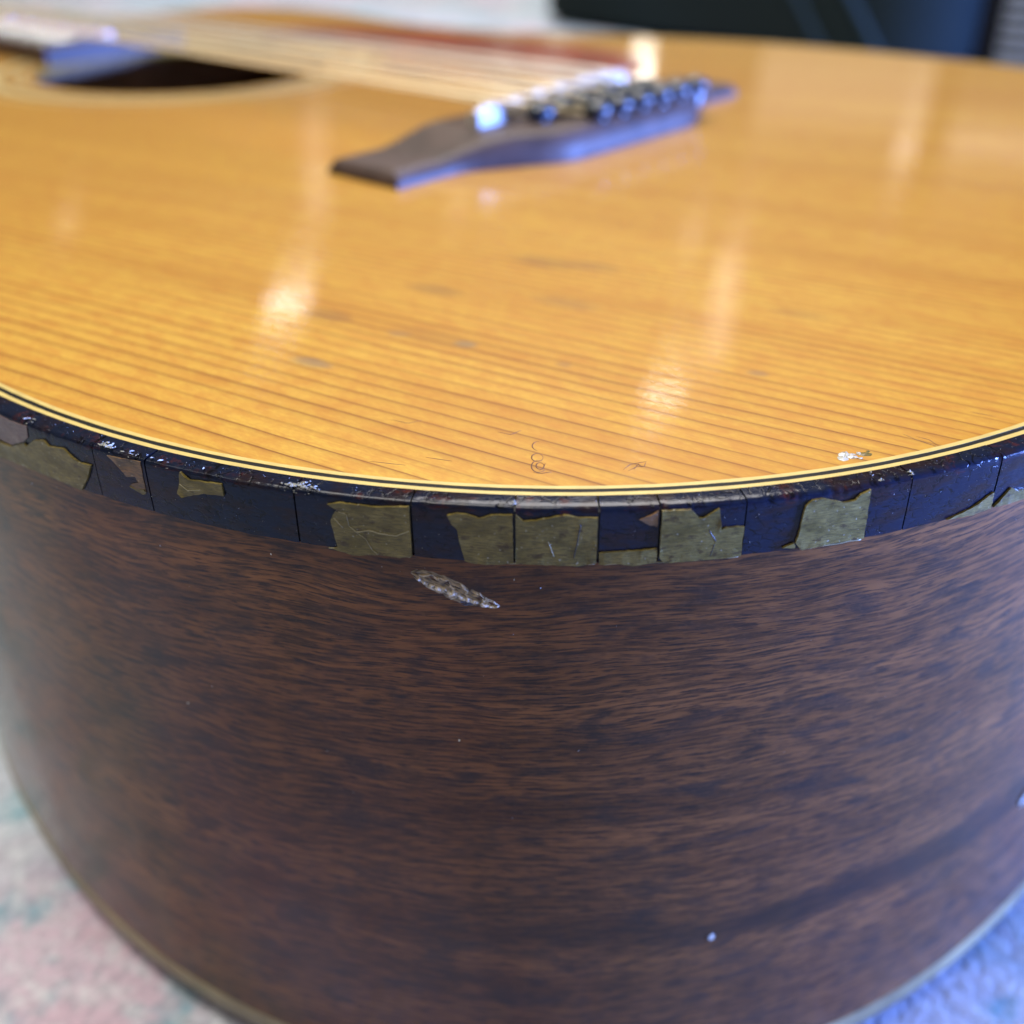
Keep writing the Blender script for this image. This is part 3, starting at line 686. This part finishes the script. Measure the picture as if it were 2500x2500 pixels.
# dust on side and binding: uncountable
def dust():
    rnd = random.Random(11); vs, fs = [], []
    def speck(c, r):
        b = len(vs); d = [Vector((rnd.uniform(-1, 1), rnd.uniform(-1, 1), rnd.uniform(-1, 1))).normalized() * r * rnd.uniform(.6, 1.2) for _ in range(4)]
        for q in d: vs.append(Vector(c) + q)
        fs.extend([(b, b + 1, b + 2), (b, b + 2, b + 3), (b, b + 3, b + 1), (b + 1, b + 3, b + 2)])
    for s, z in [(232.67, -13.58), (214.55, -10.63), (182.23, -10.65), (178.88, -11.87), (173.39, -39.22), (257.86, -10.79), (210.0, -44.09), (228.2, -37.02), (233.74, -42.16), (190.13, -38.19)]: speck(at(s, .08, z), .22)
    for _ in range(150): speck(at(rnd.uniform(95, 275), .36, rnd.uniform(-7.8, -.8)), rnd.uniform(.03, .075))
    for _ in range(60): speck(at(rnd.uniform(100, 275), .05, -9 - 70 * rnd.random() ** 1.6), rnd.uniform(.03, .08))
    for _ in range(170): speck(at(rnd.uniform(100, 270), rnd.uniform(-2.4, -.4), .14), rnd.uniform(.03, .07))
    from_data('dust', vs, fs, M_DUST, G, smooth=False, kind='stuff')
dust()

# scratches and the lacquer chip on the top
def top_line(name, pts, r, mat=None, z=.0):
    P = []
    for (a, b) in zip(pts, pts[1:]):
        for k in range(5): u = k / 5; P.append((a[0] + (b[0] - a[0]) * u, a[1] + (b[1] - a[1]) * u, z))
    P.append((*pts[-1], z)); n = len(P)
    vs, fs = tube(P, [r * (.35 + .9 * math.sin(math.pi * (i + .5) / n)) for i in range(n)], 5)
    vs = [(v[0], v[1], z + (v[2] - z) * .30) for v in vs]
    return from_data(name, vs, fs, mat or M_SCR, board)
VR = Vector((0.657, -0.754)); VF = Vector((0.754, 0.657))          # across and along the line of sight on the top
def local(c, pts): return [tuple(Vector(c) + VR * x + VF * y) for x, y in pts]
def circ(cx, cy, r, ry, a0, a1, n=14): return [(cx + r * math.cos(math.radians(a0 + (a1 - a0) * i / n)), cy + ry * math.sin(math.radians(a0 + (a1 - a0) * i / n))) for i in range(n + 1)]
c8 = (-155.6, 60.3)
for pts in (circ(0, 1.4, .75, 1.1, 0, 360), circ(.1, -1.0, .9, 1.6, 60, 330), circ(.3, -.9, .5, .9, 0, 300), circ(.2, 4.6, .8, 1.3, 80, 260), [(-.6, -2.6), (.4, -2.9), (1.7, -2.5)], [(1, -.2), (.7, -1.5), (.2, -2.1)]):
    top_line('scratch', local(c8, pts), .075)
for c, pts in (((-148.2, 50.2), [(-1.6, -1), (-.6, .4), (.7, .9), (1.7, 1.2)]), ((-148.2, 50.2), [(-1.0, -1.3), (.2, -.2), (1.2, -.1), (1.5, 1)]), ((-148.2, 50.2), [(-.2, -.9), (.5, .6), (.9, -.4)]),
               ((-139.5, 34.5), circ(0, 0, 1.0, 1.2, 40, 230)), ((-139.5, 34.5), [(0, -1), (1.2, -1.4), (1.5, -2.2)]),
               ((-117.5, 25.0), [(-2.2, 2.0), (-.9, .2), (.8, -1.4), (1.9, -2.6)]), ((-117.5, 25.0), [(-.6, 1.2), (.8, .2), (1.5, -1.8)]), ((-104.5, 22.0), [(-1.5, .8), (0, 0), (1.5, -.8)]),
               ((-158.5, 82), [(-2, .8), (-.6, .1), (.5, -.5), (2.4, .4)]), ((-152, 68), [(-1.8, 1), (0, .2), (1.4, 1.5)]), ((-168, 75), [(-2.5, .3), (0, -.3), (2.2, -.8)]), ((-163, 70.5), [(-2, .5), (1.5, -.6)])):
    top_line('scratch', local(c, pts), .06)
def lacquer_chip(c, seed, n, spread, mat, flat=.06):
    rnd = random.Random(seed); vs, fs = [], []
    for k in range(n):
        p = Vector(c) + VR * rnd.gauss(0, spread[0]) + VF * rnd.gauss(0, spread[1]); b = len(vs); m = rnd.randint(4, 6); a0 = rnd.uniform(0, 6)
        L = rnd.uniform(.3, 1.0); W = rnd.uniform(.25, .8)
        for q in range(m):
            a = a0 + 2 * math.pi * q / m; d = VR * L * math.cos(a) + VF * W * math.sin(a); vs.append((p.x + d.x, p.y + d.y, rnd.uniform(-.02, flat)))
        vs.append((p.x, p.y, flat + rnd.uniform(.02, .12))); vs.append((p.x, p.y, -.2))
        for q in range(m): fs += [(b + q, b + (q + 1) % m, b + m), (b + (q + 1) % m, b + q, b + m + 1)]
    return from_data('lacquer_chip', vs, fs, mat, board, smooth=False)
lacquer_chip((-128.6, 30.9), 5, 3, (.25, .4), M_CHIP); lacquer_chip((-127.4, 29.9), 6, 7, (.9, .35), M_PALE); lacquer_chip((-126.0, 29.0), 8, 4, (.9, .3), M_OLIVE)

# ---- bridge
def ss(a, b, x):
    t = max(0, min(1, (x - a) / (b - a))); return t * t * (3 - 2 * t)
def make_bridge():
    cx = 2.5; W = 76.5
    def ybutt(x): d = abs(x - cx); return 171.5 - 14.5 * (1 - ss(24, 60, d))
    def ytop(x): return 196.5
    def hh(x): d = abs(x - cx); return 3.6 + 3.7 * (1 - ss(40, 62, d))
    NX, NV = 140, 26; vs, fs = [], []
    for i in range(NX + 1):
        x = cx - W + 2 * W * i / NX; y0, y1, h = ybutt(x), ytop(x), hh(x); ex = min(x - cx + W, cx + W - x)
        for j in range(NV + 1):
            v = j / NV; y = y0 + (y1 - y0) * v; d = min((y - y0), (y1 - y) * 1.6, ex * 1.8)
            R = 4.2; z = h if d >= R else h * (.35 + .65 * math.sqrt(max(0, 1 - (1 - d / R) ** 2)))
            vs.append((x, y, z))
    nt = len(vs); vs += [(v[0], v[1], -.05) for v in vs]
    S = NV + 1
    for i in range(NX):
        for j in range(NV):
            a = i * S + j; fs.append((a, a + S, a + S + 1, a + 1)); fs.append((nt + a, nt + a + 1, nt + a + S + 1, nt + a + S))
        fs.append((i * S, nt + i * S, nt + (i + 1) * S, (i + 1) * S)); fs.append((i * S + NV, (i + 1) * S + NV, nt + (i + 1) * S + NV, nt + i * S + NV))
    for j in range(NV):
        fs.append((j, j + 1, nt + j + 1, nt + j)); fs.append((NX * S + j, nt + NX * S + j, nt + NX * S + j + 1, NX * S + j + 1))
    return sharpen(from_data('bridge', vs, fs, M_ROSE, G), 50)
bridge = make_bridge()
def saddle():
    a = Vector((-38, 180.0, 0)); b = Vector((36, 187.5, 0)); t = (b - a).normalized(); n = Vector((-t.y, t.x, 0)); vs, fs = [], []
    sec = [(-1.8, 6), (-1.8, 11.0), (-1.2, 11.9), (0, 12.3), (1.2, 11.9), (1.8, 11.0), (1.8, 6)]
    for i in range(31):
        p = a + (b - a) * i / 30; e = min(i, 30 - i); dz = -.9 * max(0, 1 - e / 2)
        for o, z in sec: q = p + n * o; vs.append((q.x, q.y, z + dz if z > 7 else z))
    k = len(sec)
    for i in range(30):
        for j in range(k): fs.append((i * k + j, i * k + (j + 1) % k, (i + 1) * k + (j + 1) % k, (i + 1) * k + j))
    fs += [tuple(range(k)), tuple(30 * k + j for j in range(k - 1, -1, -1))]
    return sharpen(from_data('saddle', vs, fs, M_BONE, bridge), 60)
saddle()
PIN_A = [(-20.5 + 9.6 * i, 172.5) for i in range(6)]; PIN_B = [(-8.5 + 9.4 * i, 162.5) for i in range(6)]
prof = [(2.4, -3), (2.5, .4), (2.3, .9), (3.2, 1.1), (3.8, 1.8), (4.0, 2.7), (3.6, 3.8), (2.8, 4.5), (1.5, 4.95), (.3, 5.05)]
pin0 = None
for i, (x, y) in enumerate(PIN_A + PIN_B):
    if pin0 is None:
        pin0 = lathe('bridge_pin', prof, (0, 0, 0), (0, 0.02, 1), M_PIN, bridge, 20); o = pin0
    else:
        o = pin0.copy(); COL.objects.link(o); o.parent = bridge
    o.location = (x * MM, y * MM, 6.9 * MM); o.rotation_euler = (math.radians(random.uniform(-5, 3)), math.radians(random.uniform(-4, 4)), 0)

# ---- strings: six courses of two
NUTY = 832.0
for c in range(6):
    for k in range(2):
        xs = -31.5 + 11.6 * c + (-1.0 if k == 0 else 1.0) * 1.15; xn = (-19.5 + 7.8 * c + (-.7 if k == 0 else .7))
        fine = (k == 0)
        r = (.38 - .03 * c) if fine else (.70 - .075 * c)
        ysad = 180.0 + 7.5 * (xs + 38) / 74
        px, py = (PIN_A if k == 0 else PIN_B)[c]
        pts = [(px, py + 2.6, 6.0), (px, py + 4.2, 8.0), (xs, ysad - .6, 12.1 + r), (xs, ysad + .6, 12.25 + r)]
        for i in range(1, 9): u = i / 8; pts.append((xs + (xn - xs) * u, ysad + (NUTY - ysad) * u, 12.25 + r + (9.2 - 12.25) * u))
        vs, fs = tube(pts, r, 8); from_data('string', vs, fs, M_WOUND if (c < 4 and not (fine and c > 1)) else M_STEEL, G)

# ---- pickguard, fretboard, neck
def plate(name, poly, z0, z1, mat, parent, bev=.3):
    bm = bmesh.new(); f = bm.faces.new([bm.verts.new((x * MM, y * MM, z0 * MM)) for x, y in poly])
    r = bmesh.ops.extrude_face_region(bm, geom=[f])
    for v in r['geom']:
        if isinstance(v, bmesh.types.BMVert): v.co.z = z1 * MM
    bmesh.ops.recalc_face_normals(bm, faces=list(bm.faces))
    if bev: bmesh.ops.bevel(bm, geom=[e for e in bm.edges if all(abs(v.co.z - z1 * MM) < 1e-7 for v in e.verts)], offset=bev * MM, segments=2, affect='EDGES')
    me = bpy.data.meshes.new(name); bm.to_mesh(me); bm.free()
    return sharpen(link_mesh(name, me, mat, parent), 40)
gp = [(HC[0] + 76.5 * math.cos(math.radians(a)), HC[1] + 76.5 * math.sin(math.radians(a))) for a in range(30, -66, -6)]
gp += [(44, 262), (60, 240), (80, 226), (100, 224), (115, 234), (123, 255), (126, 290), (124, 325), (118, 360), (108, 390), (92, 408), (76, 410)]
plate('pickguard', gp[::-1], .02, 1.3, M_GUARD, G, .4)
FB0, FB1 = 404.0, 830.0
def fbw(y): return 30.5 - 6.3 * (y - FB0) / (FB1 - FB0)
fb = plate('fretboard', [(-fbw(FB0) - 4, FB0), (fbw(FB0) - 4, FB0), (fbw(FB1), FB1), (-fbw(FB1), FB1)], .02, 6.6, M_ROSE, G, .5)
for i in range(1, 20):
    y = NUTY - 645 * (1 - 2 ** (-i / 12)) - 0
    if y < FB0 + 3: break
    w = fbw(y) - .3; xo = -4 * (FB1 - y) / (FB1 - FB0)
    vs, fs = tube([(xo - w, y, 6.7), (xo, y, 6.7), (xo + w, y, 6.7)], 1.0, 8); from_data('fret', vs, fs, M_FRET, fb)
box('nut', -24, 24, 830, 835, 2, 9, M_BONE, G, .8)
def neck():
    vs, fs = [], []; n = 12; ys = [525, 560, 620, 700, 780, 828, 840, 930, 1010]
    for y in ys:
        w = (28 if y < 528 else fbw(min(y, FB1))) + (0 if y < 830 else 10 * ss(830, 930, y)); d = 24 if y < 830 else 14; sag = 0 if y < 835 else -(y - 835) * .2
        if y < 540: d = 60
        for k in range(n + 1): a = math.pi * k / n; vs.append((-w * math.cos(a), y, sag - d * math.sin(a) ** (.7 if y < 835 else .25)))
    S = n + 1
    for i in range(len(ys) - 1):
        for k in range(n): fs.append((i * S + k, i * S + k + 1, (i + 1) * S + k + 1, (i + 1) * S + k))
        fs.append((i * S + n, i * S, (i + 1) * S, (i + 1) * S + n))
    fs += [tuple(range(n, -1, -1)), tuple((len(ys) - 1) * S + k for k in range(S))]
    return sharpen(from_data('neck', vs, fs, M_NECK, G), 40)
neck()

# ------------------------------------------------------------------ things behind the guitar
BAG = thing('fabric_bag', 'dark navy fabric bag lying on the rug behind the guitar', 'bag', (1.16, .705, 0))
def bag():
    # front face runs along y; soft rounded block about 110 mm high
    bm = bmesh.new(); bmesh.ops.create_cube(bm, size=1)
    bmesh.ops.bevel(bm, geom=list(bm.edges), offset=.12, segments=5, profile=.5, affect='EDGES')
    bmesh.ops.subdivide_edges(bm, edges=[e for e in bm.edges if e.calc_length() > .3], cuts=12, use_grid_fill=True)
    for v in bm.verts:
        x, y, z = v.co
        v.co = Vector((x * .42, y * .60, (z + .5) * .112))
        # squared-off footprint with soft sag
        v.co.z += .004 * noise.noise((v.co.x * 9, v.co.y * 9, 1)) * (z > 0); v.co.x += .006 * noise.noise((v.co.y * 7, v.co.z * 12, 4))
    me = bpy.data.meshes.new('bag_body'); bm.to_mesh(me); bm.free()
    o = link_mesh('bag_body', me, M_NAVY, BAG); o.rotation_euler.z = math.radians(-6)
    for yy in (-.20, -.13):
        pts = [(-214, yy * 1000 + 50 * (i / 8 - .5) * 1.6, 8 + 96 * i / 8) for i in range(9)] + [(-170 + 40 * i, yy * 1000 + 40 + 14 * i, 111) for i in range(6)]
        vs, fs = tube(pts, 5, 8); q = from_data('piping', vs, fs, M_SEAM, BAG); q.rotation_euler.z = math.radians(-6)
bag()
BOX = thing('black_box', 'black box with pale ribbed front at right behind the guitar', 'box', (0.99, .33, 0))
box('box_body', 0, 300, -130, 118, 0, 118, M_BOX, BOX, 6)
for i in range(9):
    box('rib', -5, 3, -126, 66, 6 + 12.2 * i, 13.5 + 12.2 * i, M_RIB, BOX, 1.5)
box('metal_corner', -4, 40, 100, 122, -0.0, 34, M_METAL, BOX, 4)
